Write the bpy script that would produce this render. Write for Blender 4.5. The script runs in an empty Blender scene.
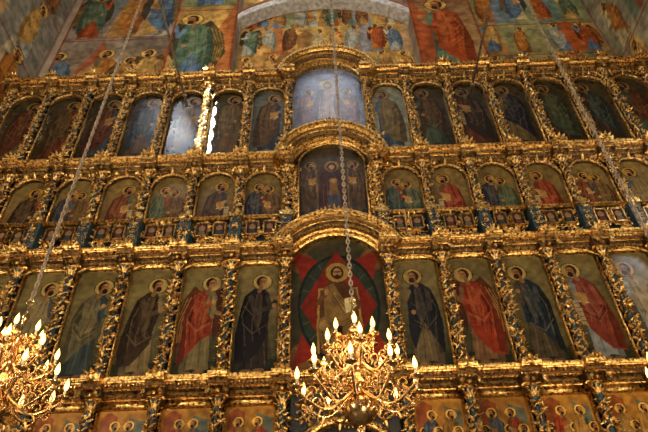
import bpy, math, random
import numpy as np
from mathutils import Vector, Matrix

CX=0.24; P=1.16; HW=1.12; NB=7
D=10.0
scene=bpy.context.scene
COL=scene.collection

# ------------------------------------------------------------------ materials
def mat_new(name):
    m=bpy.data.materials.new(name); m.use_nodes=True
    nt=m.node_tree; b=nt.nodes['Principled BSDF']
    return m,nt,b
def noise_mat(name,c1,c2,scale=6,rough=0.4,metal=0.0,bump=0.2,bscale=40,rough2=None,lo=0.35,hi=0.65):
    m,nt,b=mat_new(name)
    tc=nt.nodes.new('ShaderNodeTexCoord')
    n=nt.nodes.new('ShaderNodeTexNoise'); n.inputs['Scale'].default_value=scale; n.inputs['Detail'].default_value=5
    r=nt.nodes.new('ShaderNodeValToRGB')
    r.color_ramp.elements[0].position=lo; r.color_ramp.elements[1].position=hi
    r.color_ramp.elements[0].color=(*c1,1); r.color_ramp.elements[1].color=(*c2,1)
    nt.links.new(tc.outputs['Object'],n.inputs['Vector'])
    nt.links.new(n.outputs['Fac'],r.inputs['Fac']); nt.links.new(r.outputs['Color'],b.inputs['Base Color'])
    b.inputs['Roughness'].default_value=rough; b.inputs['Metallic'].default_value=metal
    if rough2 is not None:
        mr=nt.nodes.new('ShaderNodeMapRange'); mr.inputs['To Min'].default_value=rough; mr.inputs['To Max'].default_value=rough2
        nt.links.new(n.outputs['Fac'],mr.inputs['Value']); nt.links.new(mr.outputs['Result'],b.inputs['Roughness'])
    if bump>0:
        n2=nt.nodes.new('ShaderNodeTexNoise'); n2.inputs['Scale'].default_value=bscale; n2.inputs['Detail'].default_value=3
        nt.links.new(tc.outputs['Object'],n2.inputs['Vector'])
        bp=nt.nodes.new('ShaderNodeBump'); bp.inputs['Strength'].default_value=bump; bp.inputs['Distance'].default_value=0.02
        nt.links.new(n2.outputs['Fac'],bp.inputs['Height']); nt.links.new(bp.outputs['Normal'],b.inputs['Normal'])
    return m
GOLD=noise_mat('gold_leaf',(0.25,0.115,0.025),(0.97,0.62,0.2),18,0.22,1.0,0.6,38,0.36,.38,.6)
GOLDD=noise_mat('gold_dark',(0.02,0.013,0.007),(0.24,0.13,0.035),16,0.42,0.75,0.6,60)  # darker gold for cornice coves, break sides and spandrel plates
TEAL=noise_mat('teal_paint',(0.006,0.018,0.026),(0.024,0.06,0.075),8,0.45,0,0.3,30)
DARK=noise_mat('dark_board',(0.005,0.005,0.005),(0.016,0.014,0.011),5,0.6,0,0.3,30)
BRASS=noise_mat('chandelier_brass',(0.42,0.24,0.08),(0.9,0.62,0.28),12,0.2,1.0,0.1,30)
IRON=noise_mat('iron',(0.05,0.045,0.04),(0.16,0.14,0.12),10,0.5,0.6,0.3,50)
CHAINM=noise_mat('chain_metal',(0.18,0.13,0.09),(0.42,0.33,0.23),10,0.5,0.3,0.2,50)
PLASTER=noise_mat('plaster',(0.24,0.17,0.11),(0.38,0.29,0.2),2,0.8,0,0.3,10)
STONE=noise_mat('stone_floor',(0.12,0.1,0.09),(0.22,0.19,0.16),3,0.4,0,0.1,10)
WAX=noise_mat('candle_tube',(0.6,0.48,0.3),(0.75,0.62,0.4),10,0.5,0,0,10)
def emis(name,col,s):
    m,nt,b=mat_new(name)
    b.inputs['Base Color'].default_value=(*col,1)
    b.inputs['Emission Color'].default_value=(*col,1); b.inputs['Emission Strength'].default_value=s
    return m
FLAME=emis('flame_bulb',(1.0,0.56,0.15),5.5)
def paint_mat(name,rough,nscale,amt,spec=.5):
    m,nt,b=mat_new(name)
    a=nt.nodes.new('ShaderNodeAttribute'); a.attribute_name='paint'
    tc=nt.nodes.new('ShaderNodeTexCoord')
    n=nt.nodes.new('ShaderNodeTexNoise'); n.inputs['Scale'].default_value=nscale; n.inputs['Detail'].default_value=8
    nt.links.new(tc.outputs['Object'],n.inputs['Vector'])
    mr=nt.nodes.new('ShaderNodeMapRange'); mr.inputs['From Min'].default_value=0.3; mr.inputs['From Max'].default_value=0.7
    mr.inputs['To Min'].default_value=1-amt; mr.inputs['To Max'].default_value=1+amt
    nt.links.new(n.outputs['Fac'],mr.inputs['Value'])
    vm=nt.nodes.new('ShaderNodeVectorMath'); vm.operation='SCALE'
    nt.links.new(a.outputs['Color'],vm.inputs[0]); nt.links.new(mr.outputs['Result'],vm.inputs['Scale'])
    nt.links.new(vm.outputs['Vector'],b.inputs['Base Color'])
    b.inputs['Roughness'].default_value=rough; b.inputs['Specular IOR Level'].default_value=spec
    bp=nt.nodes.new('ShaderNodeBump'); bp.inputs['Strength'].default_value=0.15; bp.inputs['Distance'].default_value=0.02
    nt.links.new(n.outputs['Fac'],bp.inputs['Height']); nt.links.new(bp.outputs['Normal'],b.inputs['Normal'])
    return m
ICONM=paint_mat('tempera_varnished',0.25,7,0.3,.28)
FRESM=paint_mat('fresco_paint',0.75,3,0.4,.1)

# ------------------------------------------------------------------ geometry accumulator
class G:
    def __init__(s): s.v=[];s.f=[];s.m=[]
    def add(s,vs,fs,mi=0):
        o=len(s.v); s.v.extend(vs)
        for f in fs: s.f.append(tuple(i+o for i in f)); s.m.append(mi)
    def box(s,x0,x1,y0,y1,z0,z1,mi=0):
        vs=[(x,y,z) for x in(x0,x1) for y in(y0,y1) for z in(z0,z1)]
        s.add(vs,[(0,1,3,2),(4,6,7,5),(0,4,5,1),(2,3,7,6),(0,2,6,4),(1,5,7,3)],mi)
    def tube(s,path,rad,n=5,mi=0):
        p=np.array(path,float); k=len(p)
        if np.isscalar(rad): rad=[rad]*k
        t=np.gradient(p,axis=0); t/= (np.linalg.norm(t,axis=1)[:,None]+1e-9)
        ref=np.array([0,1,0.]) if abs(t[:,1]).mean()<0.8 else np.array([1,0,0.])
        vs=[];fs=[]
        for i in range(k):
            a=np.cross(t[i],ref); L=np.linalg.norm(a)
            a=a/L if L>1e-6 else np.array([1,0,0.])
            b=np.cross(t[i],a)
            for j in range(n):
                th=2*math.pi*j/n
                vs.append(tuple(p[i]+rad[i]*(math.cos(th)*a+math.sin(th)*b)))
        for i in range(k-1):
            for j in range(n):
                fs.append((i*n+j,i*n+(j+1)%n,(i+1)*n+(j+1)%n,(i+1)*n+j))
        fs.append(tuple(range(n-1,-1,-1))); fs.append(tuple((k-1)*n+j for j in range(n)))
        s.add(vs,fs,mi)
    def lathe(s,prof,n=12,c=(0,0,0),mi=0):
        vs=[];fs=[]
        for r,z in prof:
            for j in range(n):
                th=2*math.pi*j/n; vs.append((c[0]+r*math.cos(th),c[1]+r*math.sin(th),c[2]+z))
        for i in range(len(prof)-1):
            for j in range(n): fs.append((i*n+j,i*n+(j+1)%n,(i+1)*n+(j+1)%n,(i+1)*n+j))
        s.add(vs,fs,mi)
    def ball(s,c,r,mi=0,n=6):
        s.lathe([(r*math.sin(a),-r*math.cos(a)) for a in np.linspace(0.05,math.pi-0.05,5)],n,c,mi)
    def leaf(s,p,d,n,L,W,curl=0.4,mi=0):
        p=np.array(p,float); d=np.array(d,float); d/=np.linalg.norm(d)+1e-9
        n=np.array(n,float); n-=d*np.dot(n,d); n/=np.linalg.norm(n)+1e-9
        sd=np.cross(d,n); vs=[];fs=[]
        for t,w in((0,.35),(.3,1),(.6,.75),(.85,.5),(1,.08)):
            c=p+d*L*(t-0.25*curl*t*t)+n*L*curl*(t*t)
            vs+= [tuple(c-sd*W*w-n*W*.3),tuple(c+n*W*.35),tuple(c+sd*W*w-n*W*.3)]
        for i in range(4):
            fs+=[(i*3,i*3+1,i*3+4,i*3+3),(i*3+1,i*3+2,i*3+5,i*3+4)]
        s.add(vs,fs,mi)
    def spiral(s,x,y,z,R,a0,sg,tr,rng,mi=0,leaves=3):
        pts=[]
        for t in np.linspace(0,1,11):
            r=R*(1-.8*t); a=a0+sg*t*5.2
            pts.append((x+r*math.cos(a),y-tr-R*.18*t,z+r*math.sin(a)))
        s.tube(pts,[tr*(1-.45*t) for t in np.linspace(0,1,11)],4,mi)
        s.ball((pts[-1][0],pts[-1][1],pts[-1][2]),tr*1.5,mi,5)
        for i in range(leaves):
            a=a0+sg*rng.uniform(-.2,3.2)
            q=(x+R*math.cos(a),y-tr,z+R*math.sin(a))
            s.leaf(q,(math.cos(a-sg*.6),-.2,math.sin(a-sg*.6)),(0,-1,0),R*.9,R*.3,.35,mi)
    def carve(s,x0,x1,z0,z1,y,R,rng,mi=0,mirror=True,dens=1.0):
        xm=(x0+x1)/2; w=(xm-x0) if mirror else (x1-x0)
        n=max(1,int(dens*w*(z1-z0)/(R*R*2.6)))
        zs=np.linspace(z0+R*.8,z1-R*.8,max(1,n)) if z1-z0>1.8*R else [(z0+z1)/2]*n
        for i in range(n):
            x=x0+rng.uniform(min(R*.7,w*.5),max(w-R*.4,w*.5)); z=zs[i]; a0=rng.uniform(0,6.28); sg=rng.choice((-1,1)); rr=R*rng.uniform(.7,1.05)
            st=rng.getstate(); s.spiral(x,y,z,rr,a0,sg,rr*.17,rng,mi)
            if mirror:
                rng.setstate(st); 
                s.spiral(2*xm-x,y,z,rr,math.pi-a0,-sg,rr*.17,rng,mi)
    def sweep(s,path,prof,mi=0,caps=True,y0=0.0,seg=None):
        p=np.array(path,float); t=np.gradient(p,axis=0); t/=np.linalg.norm(t,axis=1)[:,None]
        nn=np.stack([-t[:,1],t[:,0]],1); k=len(prof)
        o0=len(s.v)
        for i in range(len(p)):
            for o,y in prof: s.v.append((p[i,0]+nn[i,0]*o,y0+y,p[i,1]+nn[i,1]*o))
        for i in range(len(p)-1):
            for j in range(k-1):
                s.f.append(tuple(o0+q for q in (i*k+j,i*k+j+1,(i+1)*k+j+1,(i+1)*k+j)))
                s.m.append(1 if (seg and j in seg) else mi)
        if caps:
            s.f.append(tuple(o0+q for q in range(k))); s.m.append(mi)
            s.f.append(tuple(o0+(len(p)-1)*k+j for j in reversed(range(k)))); s.m.append(mi)
    def mesh(s,name,mats,smooth=True):
        me=bpy.data.meshes.new(name); me.from_pydata(s.v,[],s.f)
        for m in mats: me.materials.append(m)
        me.polygons.foreach_set('material_index',s.m)
        me.polygons.foreach_set('use_smooth',[smooth]*len(s.f))
        me.update(); return me
def place(name,me,parent=None,loc=(0,0,0),rot=None):
    o=bpy.data.objects.new(name,me); COL.objects.link(o); o.location=loc
    if rot: o.rotation_euler=rot
    if parent: o.parent=parent
    return o
def empty(name):
    o=bpy.data.objects.new(name,None); COL.objects.link(o); return o

# ------------------------------------------------------------------ painting on vertex grids
def lin(c): return np.array(c,float)**2.2
class Canvas:
    def __init__(s,w,h,res,bg,bg2=None,seed=0):
        s.w=w;s.h=h; s.nx=int(w*res)+1; s.ny=int(h*res)+1
        s.X,s.Y=np.meshgrid(np.linspace(-w/2,w/2,s.nx),np.linspace(0,h,s.ny))
        s.C=np.zeros((s.ny,s.nx,3)); s.rs=np.random.RandomState(seed)
        g=(s.Y/h)[...,None]; s.C[:]=lin(bg)*(g)+lin(bg2 if bg2 else bg)*(1-g)
    def put(s,m,c,a=1.0):
        s.C[m]=s.C[m]*(1-a)+lin(c)*a
    def poly(s,pts,c,a=1.0):
        m=np.zeros(s.X.shape,bool); n=len(pts)
        for i in range(n):
            x1,y1=pts[i];x2,y2=pts[(i+1)%n]
            if y1==y2: continue
            cond=((s.Y>=min(y1,y2))&(s.Y<max(y1,y2)))
            xi=x1+(s.Y-y1)*(x2-x1)/(y2-y1); m^=cond&(s.X<xi)
        s.put(m,c,a)
    def ell(s,cx,cy,rx,ry,c,a=1.0,rot=0):
        dx=s.X-cx;dy=s.Y-cy; co,si=math.cos(rot),math.sin(rot)
        u=(dx*co+dy*si)/rx; v=(-dx*si+dy*co)/ry; s.put(u*u+v*v<1,c,a)
    def line(s,pts,w,c,a=1.0):
        m=np.zeros(s.X.shape,bool)
        for (x1,y1),(x2,y2) in zip(pts[:-1],pts[1:]):
            dx,dy=x2-x1,y2-y1; L=dx*dx+dy*dy+1e-9
            t=np.clip(((s.X-x1)*dx+(s.Y-y1)*dy)/L,0,1)
            m|=((s.X-x1-t*dx)**2+(s.Y-y1-t*dy)**2)<(w/2)**2
        s.put(m,c,a)
    def mottle(s,amp,cell):
        gx=max(2,int(s.w/cell)+2); gy=max(2,int(s.h/cell)+2); r=s.rs.rand(gy,gx)
        fx=np.linspace(0,gx-1.001,s.nx); fy=np.linspace(0,gy-1.001,s.ny)
        ix=fx.astype(int);iy=fy.astype(int);tx=(fx-ix)[None,:];ty=(fy-iy)[:,None]
        v=(r[iy][:,ix]*(1-tx)*(1-ty)+r[iy][:,ix+1]*tx*(1-ty)+r[iy+1][:,ix]*(1-tx)*ty+r[iy+1][:,ix+1]*tx*ty)
        s.C*= (1+amp*(v-.5)*2)[...,None]
    def mesh(s,name,mat,k=1.0,sat=1.0):
        me=bpy.data.meshes.new(name); nx,ny=s.nx,s.ny
        g=(s.C*[.3,.6,.1]).sum(-1,keepdims=True); s.C=(g+(s.C-g)*sat)*k
        V=np.stack([s.X,np.zeros_like(s.X),s.Y],-1).reshape(-1,3)
        idx=np.arange(nx*ny).reshape(ny,nx)
        F=np.stack([idx[:-1,:-1],idx[:-1,1:],idx[1:,1:],idx[1:,:-1]],-1).reshape(-1,4)
        me.vertices.add(len(V)); me.vertices.foreach_set('co',V.ravel())
        me.loops.add(F.size); me.loops.foreach_set('vertex_index',F.ravel().astype(np.int32))
        me.polygons.add(len(F)); me.polygons.foreach_set('loop_start',np.arange(0,F.size,4,dtype=np.int32))
        me.update(calc_edges=True); me.validate()
        at=me.color_attributes.new('paint','FLOAT_COLOR','POINT')
        C4=np.ones((nx*ny,4)); C4[:,:3]=np.clip(s.C.reshape(-1,3),0,1); at.data.foreach_set('color',C4.ravel())
        me.materials.append(mat); return me
def mul(c,k): return tuple(min(1,max(0,x*k)) for x in c)
def mix(a,b,t): return tuple(x*(1-t)+y*t for x,y in zip(a,b))
SKIN=(.6,.43,.27)
OCH=(.78,.64,.4)
def saint(c,x,y0,h,under,cloak,d=1,lean=0.05,hair=(.2,.12,.07),halo=(.62,.47,.2),wings=False,scroll=False,beard=True,seed=0,pose=None):
    R=random.Random(seed)
    if pose is None: pose=R.randrange(4)
    T=lambda u,v:(x+h*d*(u+lean*(v**2)),y0+h*v)
    TT=lambda L:[T(*q) for q in L]
    hl=mix(cloak,OCH,.33); sh=mul(cloak,.4); uh=mix(under,OCH,.33); us=mul(under,.45)
    if wings:
        wc=mix(cloak,(.35,.25,.14),.6)
        c.poly(TT([(-.04,.8),(-.14,.88),(-.23,.68),(-.25,.4),(-.17,.2),(-.1,.45)]),mul(wc,.8))
        c.poly(TT([(.04,.8),(.14,.86),(.2,.66),(.2,.42),(.14,.3),(.1,.5)]),mul(wc,.7))
        for k in range(5): c.line(TT([(-.08-.03*k,.8-.02*k),(-.15-.02*k,.5),(-.14-.015*k,.3)]),.01*h,(.62,.48,.27),.6)
    W=R.uniform(.92,1.06)
    c.poly(TT([(-.11*W,.02),(-.13*W,.3),(-.12,.55),(-.11,.75),(-.05,.82),(.05,.82),(.1,.76),(.11,.55),(.12*W,.3),(.14*W,.04),(.05,.03),(0,.05)]),under)
    c.poly(TT([(-.11*W,.02),(-.13*W,.3),(-.08,.5),(-.05,.04)]),us,.5)
    for k in range(5):
        u=-.05+.045*k; c.line(TT([(u*.5+.01,.5),(u+R.uniform(-.01,.01),.25),(u*1.3,.05)]),.008*h,uh if k%2 else us,.6)
    # cloak silhouette
    if pose in(0,1):
        cl=[(-.15,.08),(-.17,.35),(-.15,.6),(-.13,.75),(-.05,.83),(.04,.81),(.08,.74),(.12,.6),(.1,.46),(.1,.3),(.03,.18),(-.03,.1)]
    elif pose==2:
        cl=[(-.13,.12),(-.16,.4),(-.15,.62),(-.12,.76),(-.04,.83),(.06,.8),(.11,.7),(.13,.5),(.15,.3),(.12,.15),(.06,.3),(.0,.42),(-.06,.26)]
    else:
        cl=[(-.14,.06),(-.14,.35),(-.16,.58),(-.13,.75),(-.05,.83),(.02,.8),(.0,.66),(.1,.52),(.12,.38),(.02,.3),(-.06,.18)]
    c.poly(TT(cl),cloak)
    c.poly(TT([cl[0],cl[1],cl[2],cl[3],(-.07,.7),(-.1,.4),(-.08,.12)]),sh,.55)
    c.poly(TT([(-.02,.78),(.03,.76),(.05,.5),(.02,.36),(-.02,.5)]),hl,.35)
    for k in range(6):
        u=-.12+.04*k+R.uniform(-.01,.01)
        c.line(TT([(u*.6,.76),(u+R.uniform(-.02,.02),.55),(u*.8,.4+R.uniform(-.04,.04)),(u*.8+.02,.24+.03*k)]),R.uniform(.006,.011)*h,(hl,sh)[k%2],.6)
    for q in range(3):
        v=R.uniform(.3,.6); c.line(TT([(-.12,v+.06),(-.02,v-.05),(.09,v+.03)]),.009*h,(hl,sh)[q%2],.6)
    # arms
    if pose==0:
        c.line(TT([(-.07,.73),(-.01,.58),(.13,.63)]),.048*h,mix(cloak,hl,.5)); c.line(TT([(.08,.74),(.12,.62),(.16,.69)]),.038*h,mul(under,1.15))
        hs=((.17,.72),(.15,.64))
    elif pose==1:
        c.line(TT([(.07,.74),(.1,.58),(.05,.62)]),.045*h,under); c.line(TT([(-.09,.72),(-.1,.55),(.03,.56)]),.045*h,mix(cloak,hl,.4))
        c.poly(TT([(.0,.55),(.09,.57),(.08,.67),(-.01,.65)]),(.62,.46,.24)); c.line(TT([(.0,.55),(.09,.57)]),.01*h,(.75,.68,.5)); hs=((.05,.55),(.09,.66))
    elif pose==2:
        c.line(TT([(.08,.74),(.13,.64),(.15,.8)]),.036*h,mul(under,1.15)); c.line(TT([(-.08,.72),(-.07,.55),(.06,.52)]),.046*h,mix(cloak,hl,.4)); hs=((.155,.84),(.08,.52))
    else:
        c.line(TT([(.07,.75),(.1,.6),(.15,.58)]),.04*h,mul(under,1.1)); c.line(TT([(-.08,.72),(-.06,.6),(.06,.68)]),.044*h,mix(cloak,hl,.4)); hs=((.17,.58),(.08,.7))
    for q in hs: c.ell(*T(*q),.02*h,.024*h,SKIN)
    if scroll:
        sx=hs[0][0] if pose!=1 else .12
        c.poly(TT([(sx-.03,.58),(sx+.025,.58),(sx+.03,.34),(sx-.02,.32)]),(.62,.54,.38))
        for k in range(5): c.line(TT([(sx-.018,.55-.045*k),(sx+.018,.55-.045*k)]),.006*h,(.25,.15,.1))
    hx,hy=T(.015,.9)
    c.ell(hx,hy,.094*h,.09*h,mul(halo,.35)); c.ell(hx,hy,.086*h,.082*h,halo)
    c.ell(hx-d*.006*h,hy+.005*h,.05*h,.058*h,hair)
    c.line([T(0,.8),(hx,hy)],.04*h,mul(SKIN,.8))
    c.ell(hx+d*.008*h,hy-.003*h,.036*h,.047*h,SKIN)
    c.ell(hx-d*.012*h,hy-.01*h,.016*h,.034*h,mul(SKIN,.65),.6)
    if beard: c.ell(hx+d*.012*h,hy-.042*h,.026*h,.03*h,hair)
    c.line([(hx-d*.012*h,hy+.01*h),(hx+d*.03*h,hy+.01*h)],.008*h,mul(hair,.5))
    c.line([(hx+d*.014*h,hy+.005*h),(hx+d*.018*h,hy-.016*h)],.006*h,mul(SKIN,.55))
    c.ell(*T(.06,.02),.05*h,.014*h,mul(SKIN,.8)); c.ell(*T(-.05,.015),.05*h,.013*h,mul(SKIN,.7))

# ------------------------------------------------------------------ ICONOSTASIS
ICO=empty('iconostasis')
rng=random.Random(5)
XL=CX-HW-NB*P; XR=CX+HW+NB*P
colx=[CX-HW-P*k for k in range(NB+1)]+[CX+HW+P*k for k in range(NB+1)]
g=G(); g.box(XL-.1,XR+.1,10.08,10.35,-1.6,14.0); g.box(CX-1.15,CX+1.15,10.08,10.35,13.9,14.75)
place('backing_board',g.mesh('backing_board',[DARK],False),ICO)

def column_mesh(name,H,r,seed):
    R=random.Random(seed); g=G()
    ped=.16
    g.box(-r*1.15,r*1.15,-r*1.1,r,0,.05,0); g.lathe([(r*1.1,.05),(r*1.15,.08),(r*.85,.11),(r*.95,.14),(r*.6,ped)],10,mi=0)
    cap=.26; hs=H-cap
    g.lathe([(r*.5,ped),(r*.55,(ped+hs)/2),(r*.5,hs)],10,mi=1)  # dark core colour put in so gaps between the carvings look dark
    n=int(H*22); turns=H/.5
    for ph in (0,math.pi):
        pts=[]
        for t in np.linspace(0,1,n):
            a=ph+turns*2*math.pi*t; pts.append((r*.8*math.cos(a),r*.8*math.sin(a),ped+(hs-ped)*t))
        g.tube(pts,r*.15,5,0)
    k=int(H*42)
    for i in range(k):
        t=(i+R.random())/k; a=-math.pi*R.uniform(-.08,1.08); z=ped+(hs-ped)*t
        rd=np.array([math.cos(a),math.sin(a),0]); tg=np.array([-math.sin(a),math.cos(a),0])*R.choice((-1,1))
        g.leaf(rd*r*.7+np.array([0,0,z]),tg*R.uniform(.2,1)+np.array([0,0,R.uniform(-1,1)]),rd,r*R.uniform(.6,1.0),r*R.uniform(.18,.32),R.uniform(.3,.9),0)
    for i in range(int(H*9)):
        a=-math.pi*R.uniform(0.1,.9); z=R.uniform(ped+.06,hs)
        for q in range(5):
            aa=a+R.uniform(-.3,.3); g.ball((r*.95*math.cos(aa),r*.95*math.sin(aa),z-q*r*.14+R.uniform(-.01,.01)),r*.14,0,5)
    g.lathe([(r*.62,hs),(r*.75,hs+.02),(r*.6,hs+.04),(r*.7,hs+cap*.6),(r*1.0,hs+cap*.85)],12,mi=1)
    for row,(zz,L) in enumerate(((hs+.04,.12),(hs+.1,.13))):
        for j in range(8):
            a=2*math.pi*(j+.5*row)/8; rd=np.array([math.cos(a),math.sin(a),0])
            g.leaf(rd*r*.68+np.array([0,0,zz]),(0,0,1),rd,L,r*.26,.55,0)
    for sx in(-1,1): g.ball((sx*r*1.05,-r*.85,hs+cap*.78),r*.24,0)
    g.box(-r*1.25,r*1.25,-r*1.15,r*1.1,hs+cap*.88,H,0)
    return g.mesh(name,[GOLD,TEAL])
TIERS={'a':(4.6,7.26,.118),'b':(8.62,10.16,.105),'c':(10.52,13.7,.112),'d':(2.0,4.22,.115),'e':(-1.0,1.6,.14)}
for tk,(z0,z1,r) in TIERS.items():
    ms=[column_mesh('carved_column_'+tk+str(i),z1-z0,r,i*7+ord(tk)) for i in range(3)]
    for i,x in enumerate(colx):
        place('carved_column_'+tk,ms[i%3],ICO,(x,9.86,z0))
g=G()
for x in colx:
    g.box(x-.13,x+.13,9.78,10.1,7.62,8.56,1)
    g.box(x-.16,x+.16,9.74,10.1,8.5,8.62,0); g.box(x-.16,x+.16,9.74,10.1,7.6,7.72,0)
    g.carve(x-.12,x+.12,7.8,8.48,9.77,.065,rng,0,True,.7)
    g.box(x-.16,x+.16,9.72,10.1,1.3,2.0,1); g.carve(x-.14,x+.14,1.35,1.95,9.71,.09,rng,0)
    g.box(x-.17,x+.17,9.7,10.1,-1.6,-1.0,1)
place('pedestals',g.mesh('pedestals',[GOLD,TEAL],False),ICO)

SC=.8
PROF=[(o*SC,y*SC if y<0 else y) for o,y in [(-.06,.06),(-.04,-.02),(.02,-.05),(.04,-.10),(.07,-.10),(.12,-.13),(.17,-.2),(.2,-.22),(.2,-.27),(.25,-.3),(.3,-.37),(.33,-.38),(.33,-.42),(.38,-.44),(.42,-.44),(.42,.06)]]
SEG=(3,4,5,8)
def leafrow(g,xa,xb,z,y,step,L,W,up=-1,mi=0):
    n=max(1,int((xb-xa)/step))
    for i in range(n):
        x=xa+(i+.5)*(xb-xa)/n
        g.leaf((x,y,z),(0,-.35,up),(0,-1,-.2),L*rng.uniform(.85,1.1),W,rng.uniform(.3,.6),mi)
def cornice(g,xa,xb,zb,cols):
    y0=9.98
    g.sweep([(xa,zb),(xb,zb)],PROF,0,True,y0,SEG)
    leafrow(g,xa,xb,zb+.165,y0-.18,.075,.1,.025)
    leafrow(g,xa,xb,zb+.05,y0-.1,.085,.075,.03)
    n=int((xb-xa)/.07)
    for i in range(n):
        x=xa+(i+.5)*(xb-xa)/n; g.box(x-.017,x+.017,y0-.28,y0-.17,zb+.18,zb+.215,0)
        g.ball((x,y0-.36,zb+.29),.014,0,5)
    for x in cols:
        yy=y0-.12; w=.18
        g.sweep([(x-w,zb),(x+w,zb)],PROF,0,True,yy,SEG)
        for sx in(-1,1): g.box(x+sx*w-.01,x+sx*w+.01,yy-.16,y0,zb,zb+.24,1)
        leafrow(g,x-w,x+w,zb+.165,yy-.18,.07,.11,.026)
        g.leaf((x,yy-.35,zb+.34),(0,-.1,1),(0,-1,0),.13,.05,.4,0)
        for sx in(-1,1):
            g.leaf((x+sx*.05,yy-.34,zb+.33),(sx*.8,-.1,.8),(0,-1,0),.13,.04,.4,0)
            g.leaf((x+sx*.14,yy-.33,zb+.05),(sx*.3,0,-1),(0,-1,0),.18,.045,.3,0)
        g.ball((x,yy-.37,zb+.24),.04,0,8)
        g.ball((x,yy-.16,zb+.03),.05,0,8)
Lc=[x for x in colx if x<CX]; Rc=[x for x in colx if x>CX]
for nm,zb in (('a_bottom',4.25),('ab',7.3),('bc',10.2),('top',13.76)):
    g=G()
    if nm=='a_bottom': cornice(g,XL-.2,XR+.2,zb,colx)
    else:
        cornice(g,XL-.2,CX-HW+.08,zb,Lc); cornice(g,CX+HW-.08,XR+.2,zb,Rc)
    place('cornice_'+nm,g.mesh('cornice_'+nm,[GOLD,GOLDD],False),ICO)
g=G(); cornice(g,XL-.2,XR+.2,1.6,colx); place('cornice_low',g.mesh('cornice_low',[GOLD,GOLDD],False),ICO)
g=G()
for side in (Lc,Rc):
    xa,xb=min(side)-.2,max(side)+.2
    n=int((xb-xa)/.145)
    for i in range(n):
        x=xa+(i+.5)*.145; g.leaf((x,9.68,14.08),(rng.uniform(-.3,.3),0,1),(0,-1,0),.12,.035,.3,0)
place('cresting',g.mesh('cresting',[GOLD]),ICO)
g=G()
for xa,xb in ((XL,CX-HW),(CX+HW,XR)):
    g.sweep([(xa,8.58),(xb,8.58)],[(0,.05),(0,-.03),(.02,-.06),(.04,-.09),(.06,-.09),(.06,.05)],0,True,9.98)
    g.sweep([(xa,7.66),(xb,7.66)],[(0,.05),(0,-.05),(.05,-.05),(.07,0),(.07,.05)],0,True,9.98)
    leafrow(g,xa,xb,8.64,9.88,.09,.06,.025)
place('ledges',g.mesh('ledges',[GOLD],False),ICO)

def arc_path(cx,w,z0,rise,n=28):
    R=(w*w+rise*rise)/(2*rise); th=math.asin(min(1,w/R)); 
    if rise>w: th=math.pi-th
    return [(cx+R*math.sin(a),z0+rise-R+R*math.cos(a)) for a in np.linspace(-th,th,n)]
def spandrel(g,cx,w,zs,rise,ztop,y,carveR=.07,tr=.03):
    pts=arc_path(cx,w,zs,rise,22); vs=[];fs=[]
    for x,z in pts: vs+=[(x,y,z),(x,y,ztop),(x,y+.1,z)]
    for i in range(len(pts)-1):
        a=i*3; fs+=[(a,a+3,a+4,a+1),(a,a+2,a+5,a+3)]
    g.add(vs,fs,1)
    g.tube([(x,y-.02,z) for x,z in pts],tr,6,0)
    for i in range(1,len(pts)-1):
        x,z=pts[i]; g.ball((x,y-.035,z+.03),.012,0,5)
    for sx in(-1,1):
        x=cx+sx*w*.74; z=ztop-(ztop-zs)*.33; R=min(carveR*1.5,(ztop-zs)*.3)
        g.spiral(x,y,z,R,math.pi/2-sx*math.pi/2,sx,R*.16,rng,0,4)
        g.spiral(cx+sx*w*.45,y,ztop-R*.5,R*.5,math.pi/2,-sx,R*.12,rng,0,3)
        g.leaf((x,y-.02,z-R),(sx*.3,-.1,-1),(0,-1,0),R*1.5,R*.35,.3,0)
    g.leaf((cx,y-.03,zs+rise-.02),(0,-.2,1),(0,-1,0),max(.08,ztop-zs-rise+.05),.04,.3,0)
g=G(); g2=G()
iw=P/2-.115
for side,xs in ((-1,Lc),(1,Rc)):
    for k in range(NB):
        cx=xs[k]+side*P/2
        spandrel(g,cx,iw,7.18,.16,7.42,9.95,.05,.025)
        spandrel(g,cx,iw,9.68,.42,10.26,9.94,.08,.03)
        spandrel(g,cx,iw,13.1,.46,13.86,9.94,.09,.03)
        for (za,zb) in ((4.6,7.18),(8.66,9.68),(10.5,13.1),(2.1,4.12)):
            for sx in(-1,1):
                g2.box(cx+sx*iw-.014,cx+sx*iw+.014,9.93,10.08,za,zb,0)
                nb=int((zb-za)/.07)
                for q in range(nb): g2.ball((cx+sx*iw,9.92,za+(q+.5)*(zb-za)/nb),.014,0,5)
        g2.box(cx-iw,cx+iw,9.9,10.08,2.02,2.12,0); g2.box(cx-iw,cx+iw,9.93,10.08,4.1,4.24,0)
        g2.carve(cx-iw+.02,cx+iw-.02,7.72,8.56,9.97,.09,rng,0,True,1.4)
place('arch_spandrels',g.mesh('arch_spandrels',[GOLD,GOLDD]),ICO)
place('frame_mouldings',g2.mesh('frame_mouldings',[GOLD]),ICO)

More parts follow.
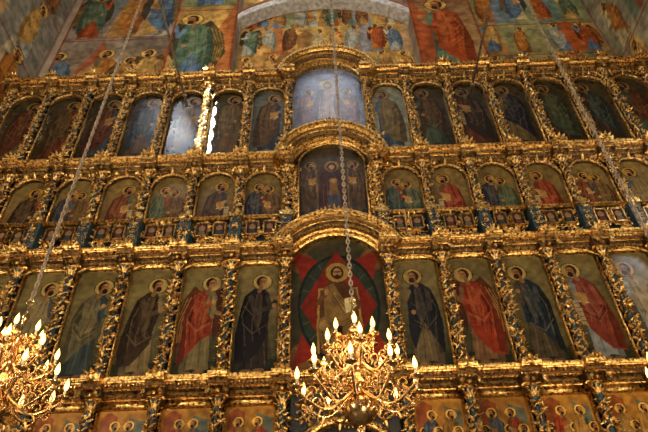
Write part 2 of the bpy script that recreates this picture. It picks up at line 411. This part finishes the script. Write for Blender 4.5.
g=G()
def curved(g,w,zs,rise,y0):
    path=arc_path(CX,w,zs,rise,40)
    g.sweep(path,PROF,0,True,y0,SEG)
    p=np.array(path)
    for i in range(0,40):
        a=p[min(i+1,39)]-p[max(i-1,0)]; a/=np.linalg.norm(a); n=np.array([-a[1],a[0]])
        for row,(o,yy,L) in enumerate(((.165,-.19,.11),(.05,-.1,.08))):
            q=p[i]
            g.leaf((q[0]+n[0]*o,y0+yy,q[1]+n[1]*o),(-n[0],-.35,-n[1]),(0,-1,0),L,.03,.45,0)
        g.ball((p[i][0]+n[0]*.29,y0-.36,p[i][1]+n[1]*.29),.017,0,5)
        if i%2: g.spiral(p[i][0]+n[0]*.23,y0-.27,p[i][1]+n[1]*.23,.04,i,1,.009,rng,0,2)
    return p
for zs,rise in ((7.35,.72),(10.22,.98),(13.82,.93)):
    curved(g,1.13,zs,rise,9.86)
    pin=arc_path(CX,1.06,zs-.05,rise-.04,34)
    g.sweep(pin,[(-.05,.15),(-.05,-.01),(0,-.04),(.05,-.02),(.1,-.02),(.1,.1)],0,True,9.9)
    for x,z in pin: g.ball((x,9.85,z),.02,0,5)
    zt=zs+rise+.34
    for k in range(-4,5):
        g.leaf((CX+k*.09,9.52,zt-abs(k)*.012-.02),(k*.15,0,1),(0,-1,0),.15-.02*abs(k),.04,.3,0)
place('curved_cornices',g.mesh('curved_cornices',[GOLD,GOLDD],False),ICO)
g=G()
def infill(path_pts,ztop,y):
    vs=[];fs=[]
    for x,z in path_pts: vs+=[(x,y,z),(x,y,ztop)]
    for i in range(len(path_pts)-1): fs.append((2*i,2*i+2,2*i+3,2*i+1))
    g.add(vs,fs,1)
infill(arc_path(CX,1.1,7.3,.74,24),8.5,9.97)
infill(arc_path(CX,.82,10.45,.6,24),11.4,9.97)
for sx in(-1,1):
    g.carve(*(sorted((CX+sx*.85,CX+sx*1.05))),8.5,10.35,9.95,.075,rng,0,False,1.6)
    xa,xb=sorted((CX+sx*.82,CX+sx*.85)); g.box(xa,xb,9.88,10.08,8.4,10.45,0)
    xa,xb=sorted((CX+sx*1.0,CX+sx*1.02)); g.box(xa,xb,9.88,10.08,4.6,7.35,0)
    xa,xb=sorted((CX+sx*1.0,CX+sx*1.02)); g.box(xa,xb,9.88,10.08,10.5,13.85,0)
    for zz in (8.0,8.22,11.2,10.85): g.spiral(CX+sx*(1.26 if zz<9 else 1.27),9.76,zz,.1,0 if sx>0 else math.pi,-sx,.02,rng,0,5)
g.tube([(x,9.93,z) for x,z in arc_path(CX,.83,10.43,.62,24)],.035,6,0)
gp=arc_path(CX,.98,2.7,.95,30); g.sweep(gp,[(0,.1),(0,0),(.05,-.04),(.1,-.04),(.16,0),(.16,.1)],0,True,9.86)
infill(gp,4.25,9.93)
for sx in (-1,1): g.carve(*sorted((CX+sx*.3,CX+sx*.95)),3.65,4.2,9.92,.12,rng,0,False,1.3)
place('central_carvings',g.mesh('central_carvings',[GOLD,DARK]),ICO)

# ------------------------------------------------------------------ icons
BG=(.47,.41,.25); BGD=(.22,.22,.15)
IK=.72; IS=1.0
def add_icon(name,c,x,y,z,k=IK): 
    return place(name,c.mesh(name,ICONM,k,IS),ICO,(x,y,z))
browns=[(.34,.25,.15),(.24,.18,.13),(.2,.25,.24),(.38,.2,.13),(.42,.35,.22),(.18,.19,.22),(.28,.32,.24),(.4,.29,.14),(.22,.27,.3)]
left=[dict(u=(.18,.15,.13),k=(.13,.11,.11),b=False,p=0),dict(u=(.42,.37,.24),k=(.48,.19,.11),w=True,b=False,p=3),dict(u=(.44,.37,.24),k=(.22,.17,.13),p=0),
      dict(u=(.2,.24,.24),k=(.34,.31,.22),p=3),dict(u=(.25,.25,.25),k=(.46,.41,.29),p=0),dict(u=(.4,.24,.17),k=(.2,.2,.2),p=1),dict(u=(.3,.3,.3),k=(.3,.2,.14),p=0)]
right=[dict(u=(.38,.32,.22),k=(.14,.14,.15),p=2),dict(u=(.42,.3,.19),k=(.5,.19,.11),w=True,b=False,p=0),dict(u=(.28,.24,.18),k=(.15,.18,.2),p=3),
      dict(u=(.46,.47,.45),k=(.44,.19,.13),p=1),dict(u=(.5,.54,.56),k=(.55,.5,.4),p=0),dict(u=(.4,.24,.17),k=(.2,.2,.2),p=3),dict(u=(.3,.3,.3),k=(.3,.2,.14),p=0)]
for side,L,xs in ((-1,left,Lc),(1,right,Rc)):
    for k,s in enumerate(L):
        cx=xs[k]+side*P/2
        c=Canvas(2*iw,2.85,68,BG,BGD,seed=k*3+side+7)
        c.mottle(.3,.5); c.poly([(-1,0),(1,0),(1,.5),(-1,.42)],(.16,.17,.11))
        c.line([(-1,.46),(1,.46)],.02,(.4,.33,.18),.6)
        saint(c,side*.04,.18,2.3,s['u'],s['k'],-side,.09 if k else .05,wings=s.get('w',False),beard=s.get('b',True),scroll=(k in(3,5)),halo=(.66,.55,.3),seed=k+10,pose=s['p'])
        for q in (-.2,.2): c.line([(q-.08,2.6),(q+.08,2.6)],.03,(.42,.24,.15),.6)
        for e in (-iw,iw): c.line([(e,0),(e,2.85)],.04,(.5,.36,.14))
        c.mottle(.25,.12); add_icon('apostle_icon',c,cx,10.03,4.58)
        rr=random.Random(k*13+side+50)
        c=Canvas(2*iw,1.6,72,(.48,.4,.23),(.36,.28,.17),seed=k+side+90)
        c.mottle(.3,.4)
        cols=rr.sample(browns,4)
        if (k+side)%2:
            saint(c,-.2,-.5,1.7,cols[0],cols[1],1,.04,seed=k); saint(c,.2,-.57,1.7,cols[2],cols[3],-1,.04,seed=k+3)
        else: saint(c,0,-.75,2.05,cols[0],(.48,.19,.12) if (side>0 and k in(1,3)) else cols[1],-side,.05,scroll=True,seed=k)
        c.mottle(.25,.1); add_icon('prophet_icon',c,cx,10.03,8.62,.8)
        c=Canvas(2*iw,3.25,56,(.28,.24,.16),(.19,.15,.1),seed=k+side+190)
        c.mottle(.4,.5)
        br=(k==0)
        if br: c.poly([(-1,0),(1,0),(1,4),(-1,4)],(.52,.54,.46) if side>0 else (.36,.38,.36),.75)
        cols=rr.sample(browns,2)
        saint(c,-side*.02,.45,2.5,cols[0],mul(cols[1],.9),-side,.05,scroll=rr.random()<.5,halo=(.5,.4,.22),seed=k+5+side)
        c.mottle(.3,.12); add_icon('forefather_icon',c,cx,10.03,10.48,.8 if br else .55)
        c=Canvas(2*iw,2.1,72,(.64,.45,.19),(.42,.28,.13),seed=k+side+290)
        c.poly([(-.5,1.0),(-.2,1.6),(.0,1.1),(.2,1.8),(.5,1.0)],rr.choice([(.45,.2,.12),(.28,.32,.22),(.5,.42,.28)]))
        c.poly([(-.4,1.2),(-.1,1.2),(-.1,1.9),(-.25,2.0),(-.4,1.9)],(.52,.28,.15)); c.poly([(.1,1.1),(.4,1.1),(.4,1.8),(.1,1.9)],(.36,.38,.32))
        for q in range(5):
            saint(c,-.34+.17*q,.4+.3*(q%2),1.15,rr.choice(browns),rr.choice([(.52,.2,.11),(.34,.33,.22),(.58,.42,.2),(.24,.28,.32),(.5,.35,.16)]),rr.choice((-1,1)),.03,halo=(.84,.64,.28),seed=q)
        c.mottle(.35,.09); add_icon('feast_icon',c,cx,10.03,2.08,.9)
lm=[]
for q in range(3):
    c=Canvas(.26,.34,60,(.3,.16,.11),(.16,.1,.07),seed=q); c.ell(0,.2,.07,.09,(.6,.42,.22)); c.ell(0,.2,.04,.055,SKIN); c.poly([(-.1,0),(.1,0),(.05,.14),(-.05,.14)],browns[q+2]); lm.append(c.mesh('small_icon_'+str(q),ICONM,.7,.8))
g=G(); i=0
for side,xs in ((-1,Lc),(1,Rc)):
    for k in range(NB):
        for sx in (-1,1):
            cx=xs[k]+side*P/2+sx*.2
            o=place('small_icon',lm[i%3],ICO,(cx,9.9,8.08)); i+=1
            for a,b,c_,d_ in ((-.15,-.125,-.03,.37),(.125,.15,-.03,.37)): g.box(cx+a,cx+b,9.88,9.97,8.08+c_,8.08+d_,0)
            g.box(cx-.15,cx+.15,9.88,9.97,8.05,8.08,0); g.box(cx-.15,cx+.15,9.88,9.97,8.42,8.45,0)
place('small_icon_frames',g.mesh('small_icon_frames',[GOLD],False),ICO)
for side,xs in ((-1,Lc),(1,Rc)):
    for k in range(NB):
        if k==0: 
            c=Canvas(2*iw,2.5,30,BG,BGD,seed=400+side); saint(c,0,.2,2.0,browns[2],browns[3],-side,.03); lme=c.mesh('local_icon',ICONM,.5,.8)
        place('local_icon',lme,ICO,(xs[k]+side*P/2,10.03,-.95))
# Christ in Majesty (enthroned)
c=Canvas(2.1,3.6,68,(.3,.26,.14),(.22,.18,.1),seed=11)
c.poly([(-1.05,.0),(1.05,.0),(1.05,3.6),(-1.05,3.6)],(.24,.22,.15))
for sx in(-1,1):
    for yy in(.55,2.8): c.ell(sx*.76,yy,.25,.3,(.4,.28,.16)); c.ell(sx*.76,yy,.1,.12,(.58,.45,.22)); c.line([(sx*.6,yy-.2),(sx*.9,yy+.2)],.03,(.55,.42,.2),.6)
c.poly([(-.98,.3),(-.6,1.65),(-.98,3.15),(0,2.6),(.98,3.15),(.6,1.65),(.98,.3),(0,.8)],(.48,.15,.09))
c.ell(0,1.68,.86,1.3,(.11,.14,.12)); c.ell(0,1.68,.8,1.22,(.17,.2,.15))
for k in range(18):
    a=k*.349; c.line([(0.5*math.cos(a),1.68+.85*math.sin(a)),(.78*math.cos(a),1.68+1.2*math.sin(a))],.022,(.42,.34,.2),.5)
c.poly([(0,3.12),(.8,1.68),(0,.2),(-.8,1.68)],(.44,.14,.09))
c.poly([(-.46,.62),(.46,.62),(.46,1.25),(.4,1.3),(.4,2.1),(-.4,2.1),(-.4,1.3),(-.46,1.25)],(.3,.2,.11))
for e in(-.44,.44): c.line([(e,.62),(e,1.3),(e*.9,2.1)],.045,(.6,.46,.22))
c.line([(-.4,2.1),(.4,2.1)],.04,(.6,.46,.22)); c.line([(-.46,1.2),(.46,1.2)],.04,(.55,.42,.2))
c.poly([(-.36,.42),(.36,.42),(.3,.6),(-.3,.6)],(.5,.38,.2))
c.poly([(-.13,2.3),(.13,2.3),(.3,2.12),(.34,1.7),(.28,1.35),(-.28,1.35),(-.34,1.7),(-.3,2.12)],(.3,.18,.1))
c.poly([(-.42,1.38),(-.46,1.12),(-.34,.6),(-.1,.56),(-.04,.95),(.04,.95),(.1,.56),(.34,.6),(.46,1.12),(.42,1.38),(.2,1.5),(-.2,1.5)],(.42,.32,.18))
c.poly([(-.3,2.12),(-.1,2.25),(.3,1.45),(.44,1.2),(.3,1.1),(-.3,1.35)],(.46,.35,.19))
c.poly([(-.06,1.2),(.06,1.2),(.05,.9),(-.05,.9)],(.16,.11,.06))
for sx in(-1,1):
    c.ell(sx*.32,1.22,.1,.13,(.56,.44,.25),.8)
    for q in range(4): c.line([(sx*(.16+.07*q),1.12),(sx*(.14+.05*q),.62)],.02,((.64,.52,.3),(.2,.14,.07))[q%2],.8)
for q in range(5): c.line([(-.2+.04*q,2.15-.05*q),(.1+.05*q,1.5)],.018,((.18,.12,.06),(.64,.52,.3))[q%2],.75)
for q in range(3): c.line([(-.28,1.42-.06*q),(0,1.28-.06*q),(.28,1.4-.06*q)],.018,(.22,.15,.08),.75)
c.poly([(.14,1.5),(.42,1.56),(.38,1.9),(.12,1.84)],(.78,.7,.48)); c.line([(.28,1.52),(.26,1.88)],.015,(.3,.15,.1)); c.line([(.34,2.0),(.42,1.65),(.3,1.52)],.09,(.36,.23,.13)); c.ell(.28,1.52,.05,.04,SKIN)
c.line([(-.28,2.05),(-.42,1.75),(-.28,1.95)],.1,(.36,.23,.13)); c.ell(-.25,2.02,.045,.08,SKIN)
for sx in(-1,1): c.ell(sx*.2,.55,.09,.04,SKIN)
c.ell(0,2.52,.27,.27,(.3,.2,.08)); c.ell(0,2.52,.25,.25,(.6,.47,.22)); c.ell(0,2.51,.14,.17,(.2,.12,.07)); c.ell(0,2.5,.09,.13,SKIN); c.ell(0,2.4,.065,.06,(.2,.12,.07))
c.line([(-.06,2.53),(.06,2.53)],.018,(.12,.07,.04)); c.line([(0,2.53),(0,2.46)],.014,(.35,.22,.12))
c.mottle(.25,.12); add_icon('christ_in_majesty_icon',c,CX,10.04,4.5,.72)
c=Canvas(1.7,2.95,60,(.28,.24,.18),(.2,.17,.13),seed=12)
c.poly([(-.7,.2),(.7,.2),(.7,1.7),(.5,2.2),(-.5,2.2),(-.7,1.7)],(.28,.22,.16))
for sx in(-1,1):
    saint(c,sx*.6,.35,1.9,(.25,.22,.2),(.28,.21,.16),-sx,.02,seed=3,halo=(.44,.36,.22))
    c.line([(sx*.36,.3),(sx*.4,1.9)],.04,(.42,.33,.2))
c.poly([(-.36,.3),(.36,.3),(.36,1.1),(.3,1.7),(.12,1.95),(-.12,1.95),(-.3,1.7),(-.36,1.1)],(.24,.16,.16))
c.poly([(-.16,.35),(.2,.35),(.16,1.2),(-.1,1.2)],(.26,.28,.34))
for k in range(6): c.line([(-.25+.1*k,.4),(-.22+.09*k,1.4)],.015,(.42,.31,.22),.7)
c.ell(0,2.02,.19,.19,(.5,.4,.22)); c.ell(0,2.0,.12,.15,(.22,.12,.12)); c.ell(0,1.99,.07,.095,SKIN)
c.ell(.03,1.5,.1,.1,(.5,.38,.18)); c.ell(.03,1.5,.05,.06,SKIN); c.poly([(-.1,1.05),(.14,1.05),(.1,1.44),(-.06,1.44)],(.45,.33,.17))
c.mottle(.35,.12); add_icon('mother_of_god_icon',c,CX,10.04,8.3,.8)
c=Canvas(2.06,3.6,60,(.44,.48,.58),(.34,.37,.46),seed=13)  # bluish varnish sheen is painted into this icon's colours
c.mottle(.35,.35)
c.ell(0,2.0,.95,1.1,(.38,.38,.48),.7); c.ell(0,2.0,.8,.95,(.46,.5,.62),.6)
for sx in(-1,1):
    saint(c,sx*.6,.55,1.7,(.34,.31,.34),(.42,.34,.36),-sx,.02,seed=3,halo=(.56,.53,.44))
c.poly([(-.4,.6),(.4,.6),(.42,1.5),(.3,2.2),(-.3,2.2),(-.42,1.5)],(.32,.27,.32))
c.poly([(-.3,.65),(.26,.65),(.1,1.6),(.26,2.2),(-.1,2.2)],(.54,.47,.45))
for k in range(6): c.line([(-.3+.1*k,.7),(-.22+.09*k,1.8)],.02,((.7,.66,.6),(.22,.2,.25))[k%2],.7)
c.ell(0,2.42,.24,.24,(.6,.56,.44)); c.ell(0,2.4,.13,.17,(.3,.26,.26)); c.ell(0,2.4,.08,.11,(.58,.46,.36)); c.ell(0,1.6,.1,.12,(.6,.54,.44))
c.mottle(.35,.16); c.mottle(.25,.07); add_icon('lord_of_sabaoth_icon',c,CX,10.04,11.35,.95)

# ------------------------------------------------------------------ room shell
g=G(); g.box(-9.6,10.1,10.9,11.2,-1.6,24); WB=place('wall_back',g.mesh('wall_back',[PLASTER],False))
g=G(); g.box(-9.7,-9.35,-8,11.2,-1.6,24); WL=place('wall_left',g.mesh('wall_left',[PLASTER],False))
g=G(); g.box(9.85,10.2,-8,11.2,-1.6,24); WR=place('wall_right',g.mesh('wall_right',[PLASTER],False))
g=G(); g.box(-9.7,10.2,-8,11.2,-1.8,-1.6); place('floor',g.mesh('floor',[STONE],False))
g=G(); g.box(-9.7,10.2,5,11.2,24,24.2); place('ceiling',g.mesh('ceiling',[PLASTER],False))
FR=[(.54,.27,.17),(.33,.4,.47),(.66,.52,.32),(.4,.26,.17),(.7,.63,.48),(.3,.37,.3),(.58,.43,.27),(.56,.56,.52),(.6,.39,.22)]
def fresco(name,w,h,res,bg,bg2,seed,n,hfig,y0,border=True,k=.75):
    R=random.Random(seed); c=Canvas(w,h,res,bg,bg2,seed=seed); c.mottle(.3,.8)
    for rI,(hf,yy) in enumerate(zip(hfig,y0)):
        for q in range(max(2,n)):
            x=R.uniform(-w/2,w/2); cc=R.choice(FR); ww=R.uniform(.15,.3)*hf
            c.poly([(x-ww,yy),(x+ww,yy),(x+ww*.6,yy+hf*R.uniform(.6,1)),(x,yy+hf*R.uniform(.8,1.15)),(x-ww*.6,yy+hf*.6)],mul(cc,1.1),.7)
        m=n if rI==0 else int(n*hfig[0]/hf)
        for q in range(m):
            x=-w/2+w*(q+.5)/m+R.uniform(-.08,.08)*hf
            saint(c,x,yy+R.uniform(-.05,.07)*hf,hf*R.uniform(.85,1.02),R.choice(FR),R.choice(FR),R.choice((-1,1)),R.uniform(-.04,.08),halo=(.76,.62,.36),wings=R.random()<.25,seed=q+seed)
        if border: c.line([(-w/2,yy-.06*hf),(w/2,yy-.06*hf)],.06,(.5,.27,.18)); 
    if border:
        for e in(-w/2,w/2): c.line([(e,0),(e,h)],.12,(.5,.27,.18))
    c.mottle(.3,.25); c.mottle(.25,.1); return c.mesh(name,FRESM,k,1.12)
g=G()
for sx in(-1,1):
    xa,xb=sorted((CX+sx*3.05,CX+sx*5.25)); g.box(xa,xb,10.4,10.9,13.5,24)
WP=place('wall_pier',g.mesh('wall_pier',[PLASTER],False))
for sx,sd,bgc in((-1,35,(.68,.54,.31)),(1,32,(.5,.37,.28))):
    place('saint_fresco',fresco('saint_fresco',2.2,9,34,bgc,(.54,.44,.3),sd,1,[4.4,4.2],[.9,5.6],k=1.05),WP,(CX+sx*4.15,10.37,13.6))
place('battle_fresco',fresco('battle_fresco',4.5,9,36,(.46,.54,.42),(.56,.47,.3),77,5,[1.9,2.0,2.2],[.85,2.7,4.6],k=1.05),WB,(CX+5.25+2.25,10.87,13.6))
place('procession_fresco',fresco('procession_fresco',4.1,9,36,(.34,.42,.46),(.58,.44,.28),52,4,[3.3,3.4],[.6,4.6],k=.9),WB,(CX-5.25-2.05,10.87,13.6))
place('lunette_fresco',fresco('lunette_fresco',6.0,6.9,38,(.68,.57,.36),(.6,.47,.28),64,8,[2.1,1.9,1.6],[1.25,3.1,4.8],False,k=1.15),WB,(CX,10.87,13.6))
place('side_wall_fresco',fresco('side_wall_fresco',8,20,16,(.52,.5,.45),(.48,.46,.4),23,5,[2.6,2.8,3.0,2.8,2.6],[4.9,7.6,10.5,13.6,16.6],k=1.1),WL,(-9.33,6.8,2),(0,0,math.pi/2))
place('side_wall_fresco',fresco('side_wall_fresco',8,20,16,(.52,.5,.42),(.54,.48,.36),24,5,[2.6,2.8,3.0,2.8,2.6],[4.9,7.6,10.5,13.6,16.6],k=1.1),WR,(9.83,6.8,2),(0,0,-math.pi/2))
ARCH=noise_mat('arch_paint',(.36,.34,.33),(.7,.69,.67),7,.6,0,.1,20)
g=G(); pa=arc_path(CX,3.1,18.25,1.35,40)
g.sweep(pa,[(0,.5),(0,0),(.3,0),(.3,.5)],0,True,10.4)
g.sweep(arc_path(CX,3.1,18.45,1.4,40),[(.12,.0),(.12,-.03),(.2,-.03),(.2,0)],1,True,10.4)
place('trim_1',g.mesh('trim_1',[ARCH,noise_mat('red_band',(.25,.07,.05),(.4,.14,.09))],False),WB)

# ------------------------------------------------------------------ tie rods
for x in(-3.77,4.28):
    g=G(); g.tube([(x,9.95,12.87),(x,4,12.87),(x,-6,12.87)],.03,8,0)
    g.lathe([(.0,0),(.06,.01),(.06,.05),(.03,.08)],10,(x,9.55,12.83),0)
    place('tie_rod',g.mesh('tie_rod',[CHAINM]),ICO)

# ------------------------------------------------------------------ chandeliers
def chandelier_mesh():
    g=G(); R=random.Random(3)
    prof=[(0.005,0),(.03,.01),(.045,.04),(.03,.07),(.02,.08),(.05,.1),(.1,.13),(.14,.18),(.155,.24),(.14,.3),(.09,.35),(.05,.37),(.04,.4),(.07,.43),(.085,.47),(.06,.52),(.035,.55),(.03,.62),(.06,.66),(.085,.71),(.065,.77),(.03,.81),(.028,.9),(.05,.94),(.06,.98),(.04,1.02),(.022,1.05),(.02,1.15),(.035,1.18),(.045,1.22),(.03,1.26),(.012,1.29),(.012,1.36)]
    g.lathe(prof,20,mi=0)
    for j in range(12):
        a=2*math.pi*j/12; rd=np.array([math.cos(a),math.sin(a),0])
        g.leaf(rd*.1+np.array([0,0,.13]),rd*.5+np.array([0,0,1]),rd,.14,.03,.15,0)
        g.leaf(rd*.06+np.array([0,0,.44]),rd*.8+np.array([0,0,.6]),rd,.1,.02,.6,0)
    g.tube([(.035*math.cos(a),0,1.39+.035*math.sin(a)) for a in np.linspace(0,2*math.pi,14)],.008,6,0)
    def arm(a,r,zr,ze,sc):
        ca,sa=math.cos(a),math.sin(a); pts=[]
        ctrl=[(.05,zr),(.05+.28*r,zr-.13*sc),(.6*r,zr-.17*sc),(.86*r,zr-.09*sc),(1.0*r,ze-.03),(r,ze)]
        cr=np.array(ctrl)
        Pp=[cr[0]]+list(cr)+[cr[-1]]
        for i in range(1,len(Pp)-2):
            for t in np.linspace(0,1,5)[:-1]:
                p0,p1,p2,p3=Pp[i-1],Pp[i],Pp[i+1],Pp[i+2]
                q=.5*((2*p1)+(-p0+p2)*t+(2*p0-5*p1+4*p2-p3)*t*t+(-p0+3*p1-3*p2+p3)*t**3); pts.append((q[0]*ca,q[0]*sa,q[1]))
        pts.append((r*ca,r*sa,ze)); g.tube(pts,[.014]*len(pts),6,0)
        for (rc,zc,rr,sg,a0) in ((.5*r,zr-.03*sc,.075*sc,1,-1.2),(.78*r,zr-.02*sc,.055*sc,-1,3.6),(.3*r,zr+.02,.05*sc,1,-1)):
            sp=[]
            for t in np.linspace(0,1,12):
                q=rr*(1-.75*t); b=a0+sg*t*5.5; rad=rc+q*math.cos(b); sp.append((rad*ca,rad*sa,zc+q*math.sin(b)))
            g.tube(sp,.009,5,0); g.ball(sp[-1],.014,0,5)
        g.leaf((.86*r*ca,.86*r*sa,zr-.09*sc),(-ca*.4,-sa*.4,.8),(-ca,-sa,0),.09,.025,.5,0)
        g.leaf((.6*r*ca,.6*r*sa,zr-.17*sc),(ca*.8,sa*.8,-.5),(0,0,-1),.08,.025,.5,0)
        c0=(r*ca,r*sa,ze)
        g.lathe([(.004,-.05),(.014,-.035),(.01,-.02),(.02,-.01),(.05,.0),(.064,.014),(.062,.018),(.02,.008),(.016,.012),(.02,.03),(.016,.04)],12,c0,0)
        g.lathe([(.0135,.02),(.0135,.085),(.009,.09)],8,c0,1)
        g.lathe([(.008,.085),(.018,.1),(.024,.122),(.023,.145),(.015,.172),(.006,.195),(.001,.21)],8,c0,2)
        g.ball((c0[0],c0[1],c0[2]-.065),.014,0,6)
    for j in range(10): arm(2*math.pi*(j+.3)/10,.60,.42,.42,1.1)
    for j in range(8): arm(2*math.pi*(j+.1)/8,.43,.7,.70,.9)
    for j in range(6): arm(2*math.pi*(j+.5)/6,.22,.95,.93,.6)
    for j in range(10):
        a0,a1=2*math.pi*(j+.3)/10,2*math.pi*(j+1.3)/10
        for t in np.linspace(0,1,9):
            a=a0+(a1-a0)*t; g.ball((.52*math.cos(a),.52*math.sin(a),.33-.07*math.sin(math.pi*t)),.011,0,5)
    return g.mesh('chandelier',[BRASS,WAX,FLAME])
CM=chandelier_mesh()
def chain_mesh(L):
    g=G(); n=int(L/.062)
    for i in range(n):
        z=i*.062; pts=[]
        for a in np.linspace(0,2*math.pi,9):
            u=.02*math.cos(a); w=.042*math.sin(a)
            pts.append((u,0,z+.04+w) if i%2 else (0,u,z+.04+w))
        p=np.array(pts); vs=[];fs=[]; m=8
        ax=np.array([0,1,0.]) if i%2 else np.array([1,0,0.])
        for k in range(m):
            t=p[(k+1)%m]-p[k-1]; t/=np.linalg.norm(t)+1e-9; b=np.cross(t,ax)
            for j in range(4):
                th=math.pi/4+j*math.pi/2; vs.append(tuple(p[k]+.0105*(math.cos(th)*ax+math.sin(th)*b)))
        for k in range(m):
            for j in range(4): fs.append((k*4+j,k*4+(j+1)%4,((k+1)%m)*4+(j+1)%4,((k+1)%m)*4+j))
        g.add(vs,fs,0)
    return g.mesh('hanging_chain',[CHAINM])
CH=chain_mesh(20.4)
for i,(x,y,z,rz) in enumerate(((.285,5.5,1.91,0),(-3.44,5.5,2.05,.25),(4.0,5.5,2.0,.4))):
    o=empty('chandelier'); o.location=(x,y,z)
    bdy=place('branches_and_candles',CM,o,(0,0,0),(0,0,rz)); bdy.scale=(1.05,1.05,1.1)
    place('hanging_chain',CH,o,(0,0,1.55))
    for zz,e in ((.8,52),(.25,20)):
        l=bpy.data.lights.new('candle_glow','POINT'); l.energy=e; l.color=(1,.62,.3); l.shadow_soft_size=.45
        lo=place('candle_glow',l,o,(0,-.0,zz))

# ------------------------------------------------------------------ lights
def area(name,loc,tgt,size,e,col):
    l=bpy.data.lights.new(name,'AREA'); l.energy=e; l.size=size; l.color=col
    o=place(name,l,None,loc); o.rotation_euler=(Vector(tgt)-Vector(loc)).to_track_quat('-Z','Y').to_euler(); return o
area('window_and_fill_light',(-6.75,3,20.2),(-1,10,9),.45,200,(.9,.95,1))
area('window_and_fill_light',(9.5,6.6,9.9),(6,10,7),.8,60,(.85,.92,1))
area('window_and_fill_light',(-8.8,-3,5),(0,10,10),2.0,1250,(1,.87,.66))  # added warm side fill, kept low so the icons avoid glare
area('window_and_fill_light',(7,-7,-.5),(1,10,10),2.0,1800,(1,.82,.56))  # added warm fill near the floor, lights the gilding from below
area('window_and_fill_light',(.55,2.5,22.9),(.3,11,16),2.4,230,(.85,.91,1))  # added overhead fill for the frescoes, with bluish glare on the top icon
def spot(name,loc,tgt,e,ang,col=(1,.95,.85),blend=.3):
    l=bpy.data.lights.new(name,'SPOT'); l.energy=e; l.spot_size=math.radians(ang); l.spot_blend=blend; l.color=col; l.shadow_soft_size=.02
    o=place(name,l,None,loc); o.rotation_euler=(Vector(tgt)-Vector(loc)).to_track_quat('-Z','Y').to_euler()
for zz in (13.6,13.1,12.6,12.1,11.6,11.1):
    spot('sunbeam',(-5.6,1.5,23.0),(-3.22,9.75,zz),110000,1.6,blend=.3)

w=bpy.data.worlds.new('church_ambient'); scene.world=w; w.use_nodes=True
nt=w.node_tree; bg=nt.nodes['Background']
bg.inputs['Color'].default_value=(.8,.72,.64,1); bg.inputs['Strength'].default_value=.31

for o in list(COL.objects):
    if o.parent is None: o.location.z+=1.6

# ------------------------------------------------------------------ camera
f=560.0; th=math.atan2(f,650.0); ph=math.radians(2.08)
d=Vector((0,math.cos(th),math.sin(th))); r0=Vector((1,0,0)); u0=Vector((0,-math.sin(th),math.cos(th)))
r=r0*math.cos(ph)-u0*math.sin(ph); u=u0*math.cos(ph)+r0*math.sin(ph)
M=Matrix((( r.x,u.x,-d.x,0),(r.y,u.y,-d.y,0),(r.z,u.z,-d.z,1.6),(0,0,0,1)))
cam=bpy.data.cameras.new('camera'); co=bpy.data.objects.new('camera',cam); COL.objects.link(co)
co.matrix_world=M; cam.sensor_width=36; cam.lens=f/648*36; cam.clip_end=200
scene.camera=co
try:
    scene.view_settings.view_transform='Standard'
except Exception: pass
